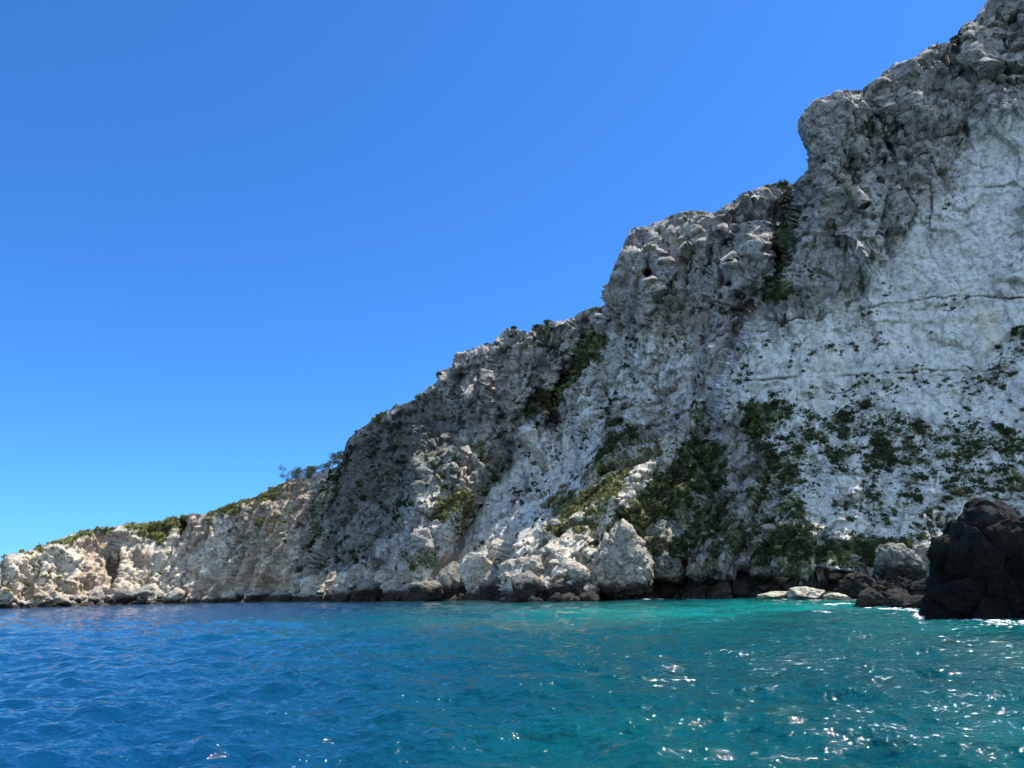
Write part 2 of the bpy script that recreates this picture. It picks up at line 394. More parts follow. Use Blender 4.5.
# smooth regions: the scoured pale wall
smoothz = inpoly(WX, WY, [(1240, 90), (1040, 120), (965, 135), (960, 185), (915, 215), (890, 255), (868, 300), (800, 322), (750, 335), (724, 370), (716, 408), (765, 415), (800, 520), (850, 560), (1240, 560)], 10)
smooth2 = inpoly(WX, WY, [(520, 430), (590, 440), (600, 480), (560, 520), (500, 550), (440, 590), (400, 590), (440, 545), (505, 470)], 8)
talus = inpoly(WX, WY, [(700, 420), (600, 470), (560, 510), (440, 560), (330, 580), (330, 610), (600, 610), (600, 545), (650, 490)], 8)
rough = np.clip(1-.72*smoothz-.55*smooth2-.25*talus, .2, 1)
left = 1-sst(320, 360, PX+ (600-PY)*.2)
Q = P*np.array([1, 1, .55])
big = ridged(Q/17, 3, 5); med = ridged(P*np.array([1, 1, .6])/6, 4, 15)
tl1 = np.zeros(len(P)); tl2 = np.zeros(len(P)); tl3 = np.zeros(len(P))
w1, w2, wid = worley(P*np.array([1, 1, .62])/5.6 + .22*np.stack([med, med, med], -1), 2, tl1)
worley(P*np.array([1, 1, .6])/14 + .15*np.stack([med, -med, med], -1), 33, tl3)
v1, v2, vid = worley(P/2.1 + .2*np.stack([med, -med, med], -1), 8, tl2)
Nv = np.array([0, 0, CAMZ+6.])-P; Nv /= np.linalg.norm(Nv, axis=-1, keepdims=True)
Nd_ = .5*N0+.6*Nv; Nd_ /= np.linalg.norm(Nd_, axis=-1, keepdims=True)
coul = ridged(P*np.array([1, 1, .28])/13, 3, 25)
sml = 1-.45*left
disp = rough*((2.6+3*left)*(big-.3) + (2.2+2*left)*(coul-.3) + .9*sml*(med-.2) + 3.8*tl3 + 2.7*sml*tl1 + 1.5*tl2 + .5*sml*(np.minimum(w2-w1, .12)/.12-.7) + 1.5*sml*(wid-.5) + .45*(vid-.5))
fin = fbm(P/1.3, 4, 41)
disp = disp + rough*.38*fin + (1-rough)*.22*fbm(P*np.array([1, 1, .5])/2.2, 4, 51)
# bedding steps
zb = P[..., 2] + .06*P[..., 0] + 1.2*fbm(P/14, 3, 61)
stp = np.abs(((zb/3.1) % 1)-.5)*2
disp = disp + .35*(stp-.5)*np.clip(smoothz+.5, 0, 1)
pinch = sst(0, 10, PY-SKYV)           # keep the drawn skyline
disp = disp*(.35+.65*pinch)
for hx, hy in ((648, 273), (729, 284)): disp = disp*(1-np.exp(-(((PX-hx)/9)**2+((PY-hy)/9)**2)**1.5))
Nd = Nd_*np.array([1, 1, .75])
P2 = P + Nd*disp[..., None]
P2[..., 2] += .5*(1-pinch)*fbm(P/2.5, 4, 77)
# two small caves high in the middle buttress
ex_, ey_ = project(P2); hole = 10*np.exp(-(((ex_-648)/4.)**2+((ey_-273)/3.6)**2)**2) + 6*np.exp(-(((ex_-729)/2.6)**2+((ey_-284)/2.6)**2)**2)
away = P2-np.array([0, 0, CAMZ]); P2 = P2+away/np.linalg.norm(away, axis=-1, keepdims=True)*hole[..., None]
# ------------------------------------------------------------ surface zones (growth, stains, and painted shade or sun warmth on the rock)
qz = np.stack([PX/16, PY/16, PX*0+3], -1)
pxs, pys = WX+wby*9+9*fbm(qz, 3, 23), WY+wbx*9+9*fbm(qz, 3, 29)
nzA = fbm(P/9, 4, 91); nzB = fbm(P/2.2, 4, 95)
pale = .30 + .75*inpoly(pxs, pys, [(1240, 90), (1040, 120), (968, 132), (962, 185), (925, 215), (890, 255), (868, 300), (800, 322), (760, 332), (735, 350), (718, 385), (716, 408), (765, 410), (800, 520), (850, 550), (1240, 550)], 17)
pale += .6*inpoly(pxs, pys, [(690, 395), (682, 450), (690, 440), (712, 410)], 3)
pale += .55*inpoly(pxs, pys, [(520, 430), (590, 420), (610, 440), (590, 470), (560, 520), (500, 550), (440, 590), (412, 580), (450, 520), (505, 470)], 8)
pale += .35*inpoly(pxs, pys, [(350, 500), (440, 440), (430, 520), (360, 580), (310, 590)], 12)
pale += .35*inpoly(pxs, pys, [(600, 330), (700, 340), (690, 400), (650, 430), (560, 440)], 14)
pale += .25*inpoly(pxs, pys, [(690, 545), (760, 520), (850, 550), (870, 575), (760, 570)], 8)
pale += .4*inpoly(pxs, pys, [(0, 560), (170, 525), (300, 520), (300, 600), (0, 606)], 8)
pale += .35*talus
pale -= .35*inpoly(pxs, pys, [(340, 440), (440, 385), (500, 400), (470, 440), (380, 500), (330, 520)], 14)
pale -= .2*inpoly(pxs, pys, [(808, 90), (960, 30), (1100, -60), (1200, -70), (1200, 90), (965, 130), (850, 190), (808, 200)], 10)
warm = 0*PX - .1 + .62*left + .35*talus  # left and talus also carry sunlit warmth in the rock colour
warm += .75*inpoly(pxs, pys, [(80, 545), (118, 535), (122, 560), (112, 590), (120, 600), (30, 606), (30, 590), (80, 580)], 6)
warm += .8*inpoly(pxs, pys, [(182, 518), (208, 515), (212, 535), (195, 555), (186, 545)], 4)
warm += .45*inpoly(pxs, pys, [(240, 500), (300, 480), (330, 475), (320, 510), (280, 560), (262, 600), (160, 600), (240, 570)], 10)
warm += .45*inpoly(pxs, pys, [(612, 230), (720, 215), (720, 320), (690, 350), (620, 340)], 16)
warm += .40*inpoly(pxs, pys, [(450, 350), (560, 325), (590, 320), (540, 410), (500, 450), (450, 430)], 14)
warm += .35*inpoly(pxs, pys, [(350, 440), (440, 390), (440, 440), (380, 470)], 14)
warm += .55*inpoly(pxs, pys, [(455, 440), (480, 450), (470, 540), (450, 510)], 6)
warm += .25*inpoly(pxs, pys, [(808, 110), (960, 60), (930, 140), (850, 200), (810, 190)], 12)
warm += .5*inpoly(pxs, pys, [(975, 310), (1000, 310), (1000, 350), (985, 350)], 6) + .6*inpoly(pxs, pys, [(1015, -40), (1040, -40), (1040, 40), (1018, 30)], 8)
warm += .15*talus
VEG = [  # polygon, density, leaf tone (0 dark / 1 pale), soft
 ([(592, 552), (628, 505), (664, 462), (697, 430), (728, 455), (726, 482), (690, 505), (650, 520), (615, 545)], .95, 0),  # scrub reaching left to the ridge stands in for the flank's shade
 ([(590, 545), (640, 520), (720, 490), (790, 500), (800, 540), (700, 570), (640, 560)], .58, 0),
 ([(770, 245), (800, 200), (800, 250), (790, 300), (762, 305)], .85, 0),
 ([(785, 180), (800, 190), (800, 230), (770, 250)], .5, 0),
 ([(738, 405), (785, 400), (780, 430), (745, 445)], .8, 0), ([(690, 408), (712, 410), (712, 430), (692, 432)], .8, 0),
 ([(575, 475), (610, 450), (645, 425), (640, 445), (600, 475)], .95, 0), ([(664, 462), (690, 430), (690, 450)], .7, 0),
 ([(598, 330), (612, 345), (560, 405), (530, 425), (528, 410), (570, 370)], 1.0, 0),
 ([(535, 325), (560, 335), (552, 350), (538, 345)], .6, 0),
 ([(440, 540), (505, 445), (512, 470), (470, 520)], .55, 0), ([(436, 505), (470, 485), (470, 510), (440, 525)], .8, 1),
 ([(548, 500), (590, 478), (640, 455), (632, 480), (605, 515), (585, 540), (545, 545)], .8, 1), ([(640, 450), (690, 425), (680, 440), (650, 470)], .3, 1), ([(400, 560), (450, 530), (440, 560), (400, 585)], .5, 1),
 ([(600, 470), (640, 450), (640, 465), (610, 495)], .35, 1), ([(470, 435), (505, 430), (500, 470), (480, 470)], .45, 1),
 ([(20, 556), (70, 530), (130, 516), (180, 512), (182, 530), (165, 545), (120, 530), (70, 541), (30, 556)], .9, 1),
 ([(205, 508), (250, 494), (285, 480), (285, 492), (240, 510), (212, 525)], .7, 1),
 ([(270, 500), (300, 495), (290, 540), (240, 560), (230, 530)], .28, 1),
 ([(755, 420), (800, 412), (870, 400), (930, 425), (1000, 430), (1100, 440), (1100, 480), (980, 462), (900, 475), (800, 465)], .5, 0),
 ([(770, 455), (1060, 470), (1060, 530), (930, 560), (800, 545)], .34, 0), ([(760, 440), (800, 455), (810, 530), (880, 545), (890, 572), (800, 570), (740, 560)], .7, 0),
 ([(790, 540), (880, 535), (920, 545), (900, 566), (800, 566)], .9, 0),
 ([(1005, 465), (1060, 460), (1060, 510), (1005, 500)], .7, 0), ([(965, 385), (1040, 310), (1060, 330), (1000, 385)], .45, 0),
 ([(340, 450), (352, 445), (345, 490), (315, 540), (300, 590), (292, 560), (322, 500)], .6, 0),
 ([(360, 470), (440, 440), (470, 470), (430, 520), (330, 590), (320, 540)], .30, 0), ([(345, 440), (440, 385), (440, 470), (350, 500)], .22, 0),
 ([(500, 420), (620, 400), (680, 430), (600, 460), (540, 440)], .28, 0),
 ([(700, 213), (725, 208), (763, 186), (795, 180), (795, 192), (765, 195), (722, 222)], .5, 1), ([(632, 228), (700, 208), (700, 222), (640, 240)], .25, 1),
 ([(600, 330), (800, 300), (800, 400), (600, 400)], .13, 0), ([(360, 430), (480, 340), (610, 310), (790, 200), (800, 320), (690, 420), (500, 480), (340, 560)], .12, 0), ([(720, 320), (1060, 300), (1060, 420), (720, 420)], .07, 0), ([(800, 120), (960, 100), (960, 300), (800, 310)], .07, 0),
 ([(0, 560), (70, 540), (60, 600), (0, 600)], .2, 1), ([(440, 470), (560, 450), (560, 540), (440, 560)], .17, 0),
 ([(375, 412), (440, 380), (440, 388), (378, 422)], .7, 1), ([(535, 322), (612, 302), (612, 309), (535, 331)], .6, 1),
]
vden = 0*PX; vlit = 0*PX
for pts, dn, tone in VEG:
    m = inpoly(pxs, pys, pts, 8)*dn*np.clip(.85+1.1*nzB+.6*nzA, 0, 1.15)
    vlit = np.where(m > vden, tone, vlit); vden = np.maximum(vden, m)
veg = .15+vden*.75
dark = .06 + .6*inpoly(pxs, pys, [(340, 440), (440, 390), (480, 420), (450, 480), (380, 560), (310, 590)], 15) + .45*inpoly(pxs, pys, [(600, 560), (620, 500), (700, 480), (760, 500), (800, 545), (700, 565)], 14)  # dark left rock; second patch paints in shade on the spur's right slope
for l in ([(735, 340), (800, 321), (830, 313), (900, 303), (950, 297), (1060, 299)], [(722, 380), (780, 379), (850, 378), (900, 372), (1040, 370)], [(800, 470), (860, 480), (930, 487), (1010, 500)], [(860, 508), (955, 522)]):
    d, s, t = polydist(PX, PY+wby*6, l); dark = dark + .5*np.exp(-(d/1.7)**2)*np.clip(.5+3*fbm(np.stack([PX/25, PY/9, PX*0], -1), 3, 5), 0, 1.2)
wet_shade = .92*inpoly(WX, WY, [(596, 610), (596, 576), (640, 566), (735, 572), (780, 568), (820, 575), (860, 585), (885, 615)], 3)  # tidal black rock, also painting in the notch's shadow
# plateau behind the skyline
NB = 14
back = []
P2g = full(P2); top = P2g[R0, np.arange(NC)].copy()
for k in range(1, NB+1):
    s = (k/NB)**1.6
    row = top.copy(); row[:, 1] += 90*s; row[:, 0] += 90*s*top[:, 0]/top[:, 1]
    row[:, 2] = top[:, 2] - .2 - 3*s + 1.2*s*fbm(row/14, 3, 5)
    # level towards a smoothed plateau height
    ks = np.ones(61)/61; sm = np.convolve(np.pad(top[:, 2], 30, mode='edge'), ks, 'valid')
    row[:, 2] = np.minimum(row[:, 2], row[:, 2]*(1-s)+s*(sm-6))
    back.append(row)
# the clamped rows above the skyline share the skyline vertex, so the plateau joins it
for c in range(NC): P2g[:R0[c], c] = P2g[R0[c], c]
P3 = np.concatenate([np.array(back)[::-1], P2g], 0)
def ext(a, v=.3): return np.concatenate([np.full((NB, NC), v), full(a, v)], 0)
keep = np.concatenate([np.ones((NB-1, NC-1), bool), np.zeros((1, NC-1), bool), VM[1:, 1:] & VM[1:, :-1]], 0)
remap = np.arange((NR+NB)*NC).reshape(NR+NB, NC)
for c in range(NC): remap[NB:NB+R0[c], c] = (NB+R0[c])*NC+c
keep[NB-1] = True
attrs = {'pale': ext(pale), 'warm': ext(warm), 'veg': ext(veg, .9), 'dark': ext(dark), 'wet_shade': ext(wet_shade, 0)}
fc = remap.ravel()[gridfaces(NR+NB, NC, flip=True)]
keep &= ~((fc[..., 0] == fc[..., 1]) & (fc[..., 2] == fc[..., 3]))
# split: headland (left) and main cliff
splitc = np.interp(np.concatenate([np.full(NB, 0), yrow]), [440, 600], [345, 303])
cidx = np.searchsorted(colx, splitc)
cc = np.arange(NC-1)[None, :]
isleft = cc < cidx[:-1, None]
Vall = P3.reshape(-1, 3)
def sub(name, mask):
    f = fc[mask]; u, inv = np.unique(f, return_inverse=True)
    o = mesh_np(name, Vall[u], inv.reshape(f.shape), M_CLIFF, True, None, {k: a.reshape(-1)[u] for k, a in attrs.items()})
    return o
head = tag(sub('headland', isleft & keep), 'low sunlit limestone headland with scrubby top on the left', None, None, 'structure')
clf = tag(sub('cliff', ~isleft & keep), 'tall pale grey limestone cliff rising to the right', None, None, 'structure')
NN = normals(P2); NNg = full(NN)
def surf(px, py):
    """surface point and normal seen at a pixel"""
    c = int(np.clip(np.searchsorted(colx, px), 1, NC-2)); r = int(np.clip(np.searchsorted(yrow, py), R0[c]+1, NR-2))
    return P2g[r, c], NNg[r, c]
# ------------------------------------------------------------ vegetation
def leafcloud(n, rad, leaf, rs, flat=.75, hollow=.45, lobes=4):
    """leaf-sized triangles spread through several lobes"""
    C = [(0, 0, 0)] + [(rs.uniform(-.5, .5), rs.uniform(-.5, .5), rs.uniform(-.15, .45)) for _ in range(lobes)]
    V = []; Fc = []
    for k in range(n):
        c = C[rs.randint(len(C))]; d = rs.normal(size=3); d /= np.linalg.norm(d)+1e-9
        r = rad*(hollow+(1-hollow)*rs.rand()**.6)*.75
        p = np.array(c)*rad + d*r*np.array([1, 1, flat])
        a = rs.normal(size=3); a /= np.linalg.norm(a); b = np.cross(a, d+.4*rs.normal(size=3)); b /= np.linalg.norm(b)+1e-9
        s = leaf*rs.uniform(.6, 1.4)
        i = len(V); V += [p-a*s, p+b*s*.8, p+a*s, p-b*s*.8]; Fc.append((i, i+1, i+2, i+3))
    V = np.array(V); V[:, 2] -= V[:, 2].min()*.75
    return V, np.array(Fc)
protos = []
for k in range(6):
    V, Fq = leafcloud(420, .5, .075, np.random.RandomState(40+k), .7)
    protos.append((V, Fq))
def link_shrub(name, protoset, p, size, label, group, mats):
    k = random.randrange(len(protoset))
    me = protoset[k]
    o = bpy.data.objects.new(name, me); COL.objects.link(o)
    o.location = p; s = size*random.uniform(.85, 1.15)
    o.scale = (s*random.uniform(.85, 1.3), s*random.uniform(.85, 1.2), s*random.uniform(.7, 1.05)); o.rotation_euler = (random.uniform(-.3, .3), random.uniform(-.3, .3), random.uniform(0, 6.28))
    tag(o, label, 'shrub', group); return o
def proto_meshes(mat, nm):
    r = []
    for V, Fq in protos:
        o = mesh_np(nm, V, Fq, mat, False); r.append(o.data); bpy.data.objects.remove(o)
    return r
PD = proto_meshes(M_LEAF, 'shrub'); PL = proto_meshes(M_LEAF2, 'scrub_bush')
def region_label(x, y, tone):
    if x < 260: return ('low olive shrub on the scrubby crest of the far headland', 'shrubs on the headland crest')
    if y < 240 and x > 600: return ('low shrub on the rim above the middle buttress', 'shrubs along the cliff rim')
    if tone and x < 520: return ('yellow-green shrub on the sunlit slope below the lit knob', 'shrubs on the left sunlit slope')
    if tone: return ('yellow-green shrub on the sunlit middle spur', 'shrubs on the middle spur')
    if x > 700 and y > 525: return ('dark shrub in the thicket at the foot of the right wall', 'shrubs at the foot of the right wall')
    if x > 730 and y > 310: return ('small dark shrub clinging to the pale right wall', 'shrubs clinging to the pale right wall')
    if x > 730: return ('dark shrub in the high gully left of the right wall', 'shrubs in the high gully')
    if x > 590 and y > 430: return ('dark shrub on the shaded slope right of the middle spur', 'shrubs on the shaded slope')
    if x > 520: return ('dark shrub in the diagonal gully of the middle cliff', 'shrubs in the diagonal gully')
    return ('dark shrub clinging to the shaded left part of the cliff', 'shrubs on the shaded left cliff')
# candidate points from density
pr = np.clip(vden*(.25+1.5*np.clip(nzB+.45, 0, 1))*(0.35+1.2*np.clip(nzA+.5, 0, 1)), 0, None)
pr = pr*np.where(vden < .2, 3.2*sst(.02, .3, nzA+.5*nzB), 1)
pr[(PY-SKYV) < 2] *= .5
pr[P2[..., 2] < 3] = 0
pw = pr.copy(); pw[(PX < -60) | (PX > 1090)] = 0
pf_ = pw.ravel()/pw.sum()
pick = RS.choice(pf_.size, 12500, replace=False, p=pf_)
items = []
for idx in pick:
    i = int(idx); items.append((i, 0, PX[i], PY[i], D[i], vlit[i], vden[i]))
nshrub = 0; scrubV = {0: [], 1: []}; scrubF = {0: [], 1: []}; cnt = {0: 0, 1: 0}
small = [leafcloud(34, .5, .17, np.random.RandomState(80+k), .7) for k in range(5)]
for k, (r, c, x, y, dpt, tone, dn) in enumerate(items):
    p = P2[r]; n = NN[r]
    tone = 1 if tone > .5 else 0
    if nshrub < 285 and 0 < x < 1024 and dn > .2 and (k % 2 == 0):
        lab, grp = region_label(x, y, tone)
        size = dpt*random.uniform(.008, .017)
        link_shrub('shrub', PL if tone else PD, p-n*.1*size+np.array([0, 0, -.25*size]), size, lab, grp, None); nshrub += 1
    else:
        V, Fq = small[k % 5]; s = dpt*random.choice([.002, .0025, .003, .004, .006, .010])*(1 if dn > .3 else .8); a = random.uniform(0, 6.28)
        R_ = np.array([[math.cos(a), -math.sin(a), 0], [math.sin(a), math.cos(a), 0], [0, 0, 1]])
        scrubV[tone].append((V@R_.T)*s*np.array([1.05, 1, 1.15])+p-n*.1*s-np.array([0, 0, .2*s])); scrubF[tone].append(Fq+cnt[tone]); cnt[tone] += len(V)
for tone, nm, lab in ((0, 'dark_scrub', 'dark green scrub scattered over the shaded cliff faces'), (1, 'pale_scrub', 'yellow-green scrub over the sunlit slopes and crest')):
    o = mesh_np(nm, np.concatenate(scrubV[tone]), np.concatenate(scrubF[tone]), [M_LEAF, M_LEAF2][tone], False)
    tag(o, lab, 'scrub', None, 'stuff')
# pines on the shoulder
def tube(p0, p1, r0, r1, n=7):
    p0, p1 = np.array(p0, float), np.array(p1, float); d = p1-p0; d /= np.linalg.norm(d)
    a = np.cross(d, [0.3, 1, .1]); a /= np.linalg.norm(a); b = np.cross(d, a); V = []
    for p, r in ((p0, r0), ((p0+p1)/2+a*r0*.6, (r0+r1)/2), (p1, r1)):
        for k in range(n):
            t = 2*math.pi*k/n; V.append(p+r*(a*math.cos(t)+b*math.sin(t)))
    return np.array(V), gridfaces(3, n, wrap=True).reshape(-1, 4)
def join(parts):
    Vs, Fs, o = [], [], 0
    for V, Fq in parts: Vs.append(V); Fs.append(Fq+o); o += len(V)
    return np.concatenate(Vs), np.concatenate(Fs)
def pine(px, py, Y, hgt, wid, label, seed):
    rs = np.random.RandomState(seed); p = at(px, py, Y)
    e = bpy.data.objects.new('pine_tree', None); COL.objects.link(e); e.location = p
    tag(e, label, 'tree', 'pines on the shoulder of the headland')
    top_ = np.array([rs.uniform(-.15, .15)*hgt, 0, hgt*.75]); parts = [tube((0, 0, -.6), top_, hgt*.035, hgt*.015)]
    cl = []
    for k in range(9):
        t = rs.uniform(.0, 1); base = top_*t; a = rs.uniform(0, 6.28); L = wid*.5*rs.uniform(.4, 1)
        tip = base+np.array([math.cos(a)*L, math.sin(a)*L, hgt*rs.uniform(.06, .25)])
        parts.append(tube(base, tip, hgt*.014, hgt*.006, 5))
        V, Fq = leafcloud(170, wid*.24, .17, rs, .55, .3, 3); V = V+tip-np.array([0, 0, wid*.08]); cl.append((V, Fq))
    V, Fq = join(parts); mesh_np('trunk', V, Fq, M_BARK, True, e)
    V, Fq = join(cl); mesh_np('crown', V, Fq, M_PINE, False, e)
for k, (x, y, h, w, lab) in enumerate([(292, 483, 7.0, 8, 'leftmost rounded pine on the headland shoulder, with a dense crown'), (303, 481, 7.5, 7, 'pine with flat top second from left on the shoulder'),
    (314, 480, 7.5, 6, 'narrow pine in the middle of the row on the shoulder'), (323, 476, 7.0, 6, 'small pine just left of the two tallest on the shoulder'),
    (333, 472, 9.0, 7, 'tall open-crowned pine near the dark gully'), (341, 468, 7.0, 5.5, 'rightmost pine leaning against the dark cliff edge')]):
    c = int(np.searchsorted(colx, x)); pine(x, y-1, float(top[c, 1])-1, h*.72, w*1.25, lab, 300+k)
for k, (x, w) in enumerate([(487, 3.2), (513, 2.6), (536, 3.0), (549, 3.4), (783, 3.4), (378, 2.6), (357, 2.8), (441, 2.4)]):
    c = int(np.searchsorted(colx, x)); p = top[c]
    link_shrub('shrub', PD, p+np.array([0, .5, -.6]), w*.7, ['round bush on the crest above the dark recess', 'little bush on top of the rounded pillar', 'first of two dark bushes on the crest right of the pillar', 'second of two dark bushes on the crest right of the pillar',
        'green bush capping the rim beside the overhanging brow', 'bush on the sloping crest left of the notch', 'bush on the crest just right of the pines', 'bush at the step in the crest left of the recess'][k], 'bushes on the crest', None)
# ------------------------------------------------------------ rocks
def silrock(name, outline, Y, thick, mat, label, group=None, rough_=.12, seed=1, cat='rock', res=(150, 70), full=.7):
    """rock with the given outline (as seen), real depth 'thick' metres, centred at distance Y"""
    if Y is None:
        xs_ = [q_[0] for q_ in outline]; ys_ = [q_[1] for q_ in outline]; xm = (min(xs_)+max(xs_))/2
        Y = min(float(surf(xm+dx_, min(max(ys_), 596)-dy_)[0][1]) for dx_ in (-8, 0, 8) for dy_ in (2, 14)) - thick*.15
    O = np.array([at(x, y, Y) for x, y in outline]); cen = O.mean(0)
    cen[2] = (O[:, 2].max()+O[:, 2].min())/2; cen[0] = (O[:, 0].max()+O[:, 0].min())/2
    ang = np.arctan2(O[:, 2]-cen[2], O[:, 0]-cen[0])
    nu, nv = res; th = np.linspace(-np.pi, np.pi, nu, endpoint=False)
    rr = []
    for t in th:                     # ray / polygon intersection
        dx, dz = math.cos(t), math.sin(t); best = 0
        for a, b in zip(O, np.roll(O, -1, 0)):
            ax, az = a[0]-cen[0], a[2]-cen[2]; ex, ez = b[0]-a[0], b[2]-a[2]
            den = dx*ez-dz*ex
            if abs(den) < 1e-9: continue
            s = (ax*ez-az*ex)/den; q_ = (ax*dz-az*dx)/den
            if s > 0 and -1e-6 <= q_ <= 1+1e-6: best = max(best, s)
        rr.append(best)
    rr = np.array(rr); ph = np.linspace(-np.pi/2, np.pi/2, nv)[:, None]
    c_ = np.cos(ph); s_ = np.sin(ph)
    cpow = np.abs(c_)**full; rr = rr.mean()+(rr-rr.mean())*sst(.25, .95, cpow); spow = np.sign(s_)*np.abs(s_)**full
    V = np.stack([cen[0]+cpow*rr*np.cos(th), cen[1]+spow*thick/2+0*th, cen[2]+cpow*rr*np.sin(th)], -1)
    n = V-cen; n /= np.linalg.norm(n, axis=-1, keepdims=True)+1e-9
    size = float(np.mean(rr[nv//2])); S = seed*13.7
    tl = np.zeros(V.shape[:2]); tk = np.zeros(V.shape[:2])
    w1, w2, wi = worley((V+S)/(size*.55), seed, tl); worley((V+S)/(size*.2), seed+4, tk)
    d = rough_*size*(1.0*(ridged((V+S)/(size*.8), 4, seed)-.3)+.9*(np.minimum(w2-w1, .3)/.3-.8)+.6*(wi-.5)+1.6*tl+.6*tk+.5*fbm((V+S)/(size*.16), 4, seed+2))
    V = V+n*(d-rough_*size*.45)[..., None]
    ca_ = -math.atan2(cen[0], cen[1]); ox, oy = V[..., 0]-cen[0], V[..., 1]-cen[1]
    V[..., 0] = cen[0]+ox*math.cos(ca_)-oy*math.sin(ca_); V[..., 1] = cen[1]+ox*math.sin(ca_)+oy*math.cos(ca_)
    bot = V[..., 2] < -1.5; V[..., 2] = np.where(bot, -1.5, V[..., 2])
    Fq = gridfaces(nv, nu, wrap=True).reshape(-1, 4)
    off = np.array([cen[0], cen[1], 0.])
    o = mesh_np(name, V.reshape(-1, 3)-off, Fq, mat, True); o.location = off
    return tag(o, label, cat, group)
silrock('sea_rock', [(934, 640), (935, 600), (936, 560), (938, 547), (944, 539), (952, 534), (960, 520), (969, 510), (977, 503), (986, 501), (997, 504), (1008, 508), (1016, 515), (1030, 518), (1060, 526), (1080, 545), (1090, 600), (1090, 640)], 36.5, 6.5, M_DARKR,
        'huge black sea rock with a thin sunlit rim at the right edge', None, .10, 3, res=(460, 240), full=.42)
silrock('rock_block', [(876, 572), (877, 556), (880, 546), (890, 543), (902, 544), (911, 551), (919, 560), (925, 572), (922, 582), (905, 586), (885, 584)], 56, 3.2, M_SHADER, 'angular block with a white sunlit top, beside the black sea rock', None, .09, 5, cat='rock')
silrock('rock_ledge', [(856, 612), (860, 600), (868, 594), (880, 584), (900, 580), (930, 578), (940, 600), (935, 615)], 54, 4, M_SHADER, 'jagged low reef rock under the white topped block', None, .22, 8, res=(220, 110))
silrock('rock_block', [(908, 560), (915, 546), (924, 543), (936, 548), (938, 570), (915, 574)], 58, 2.5, M_CREAM, 'pale block squeezed between the white topped block and the black sea rock', None, .1, 15)
silrock('rock_slab', [(836, 590), (846, 576), (858, 572), (872, 578), (884, 590), (886, 602), (868, 600), (850, 598)], 66, 3, M_SHADER, 'brown slanting slab leaning left of the jagged reef rock', None, .15, 21)
silrock('pointed_boulder', [(588, 592), (592, 570), (600, 545), (610, 532), (622, 519), (632, 524), (640, 540), (650, 556), (652, 575), (650, 592), (620, 600)], None, 9, M_BOULD, 'large pointed boulder with sunlit grassy peak at the shore', None, .11, 9, res=(220, 110))
silrock('boulder', [(648, 580), (650, 560), (664, 550), (680, 558), (686, 575), (680, 585)], None, 6, M_SHADER, 'dark rounded boulder right of the pointed boulder', None, .11, 12)
silrock('boulder', [(686, 575), (690, 560), (704, 550), (720, 552), (728, 568), (724, 580), (700, 584)], None, 6, M_SHADER, 'shaded domed boulder above the dark sea notch', None, .11, 13)
silrock('boulder', [(750, 578), (754, 560), (770, 552), (786, 562), (800, 576), (780, 584)], None, 5, M_SHADER, 'grey boulder at the right end of the dark sea notch', None, .12, 14)
yb = float(surf(830, 140)[0][1])
br = silrock('cliff_brow', [(799, 126), (806, 117), (818, 113), (836, 108), (850, 110), (854, 140), (842, 172), (822, 182), (811, 170), (809, 150), (806, 136), (801, 125)], yb+1.0, 13, M_CLIFF, 'overhanging brow of the cliff', None, .10, 44, res=(220, 110), full=.5)
del br['category']; br['kind'] = 'structure'
NAMED = [  # outline bbox x0,x1,ytop,ybot, Y, mat, label
 (459, 500, 551, 603, 146, 'c', 'big cream topped boulder with a black undercut side'), (440, 468, 566, 604, 150, 'd', 'black boulder left of the cream topped boulder'),
 (548, 573, 580, 600, 126, 'd', 'round dark boulder at the water, below the rockfall'), (568, 590, 564, 584, 128, 'b', 'white topped boulder just left of the pointed boulder'),
 (572, 586, 580, 598, 122, 'd', 'small wedge boulder between round dark boulder and pointed boulder'), (500, 525, 562, 585, 140, 'b', 'cream boulder in the middle of the rockfall'),
 (478, 512, 572, 600, 140, 'd', 'wide dark boulder at the waterline under the cream topped boulder'), (512, 540, 574, 600, 132, 'd', 'wide dark boulder at the centre of the waterline'),
 (524, 545, 556, 576, 140, 'b', 'pale boulder high in the rockfall'), (490, 512, 540, 560, 150, 'c', 'pale boulder at the top of the rockfall'),
 (298, 336, 578, 602, 196, 'c', 'long cream boulder at the foot of the dark cliff'), (328, 356, 582, 603, 190, 'b', 'pinkish grey boulder beside the long cream boulder'),
 (352, 386, 580, 604, 184, 'd', 'broad ribbed dark boulder at the waterline'), (350, 372, 566, 588, 194, 'b', 'grey rounded boulder above the ribbed dark boulder'),
 (376, 400, 570, 592, 186, 'c', 'cream boulder behind the ribbed dark boulder'), (384, 412, 582, 604, 176, 'b', 'boulder with white cap at the waterline'),
 (408, 440, 580, 604, 170, 'd', 'dark split boulder left of the black boulder'), (420, 440, 574, 592, 172, 'b', 'rounded boulder on top of the dark split boulder'),
 (396, 420, 562, 584, 180, 'c', 'light boulder at the foot of the green slope'), (262, 296, 592, 606, 214, 'b', 'low brown rock at the waterline left of the long cream boulder'),
 (760, 792, 592, 600, 84, 'w', 'low cream rock washed by foam below the right wall'), (786, 822, 588, 600, 82, 'w', 'cream rock with a peaked top washed by foam'),
 (826, 858, 593, 601, 78, 'w', 'flat cream rock washed by foam beside the reef'), (658, 676, 578, 600, 100, 'd', 'little rock standing in the mouth of the dark notch'),
 (858, 882, 590, 609, 52, 'd', 'small black rock at the left tip of the reef'), (884, 912, 588, 609, 50, 'd', 'dark ridged rock in the middle of the reef'), (905, 935, 596, 611, 47, 'b', 'pale low rock of the reef against the black sea rock'),
 (820, 838, 592, 600, 80, 'd', 'small black rock between two cream foam-washed rocks'),
]
MT = {'w': M_WASH, 'c': M_CREAM, 'b': M_BOULD, 'd': M_SHADER}
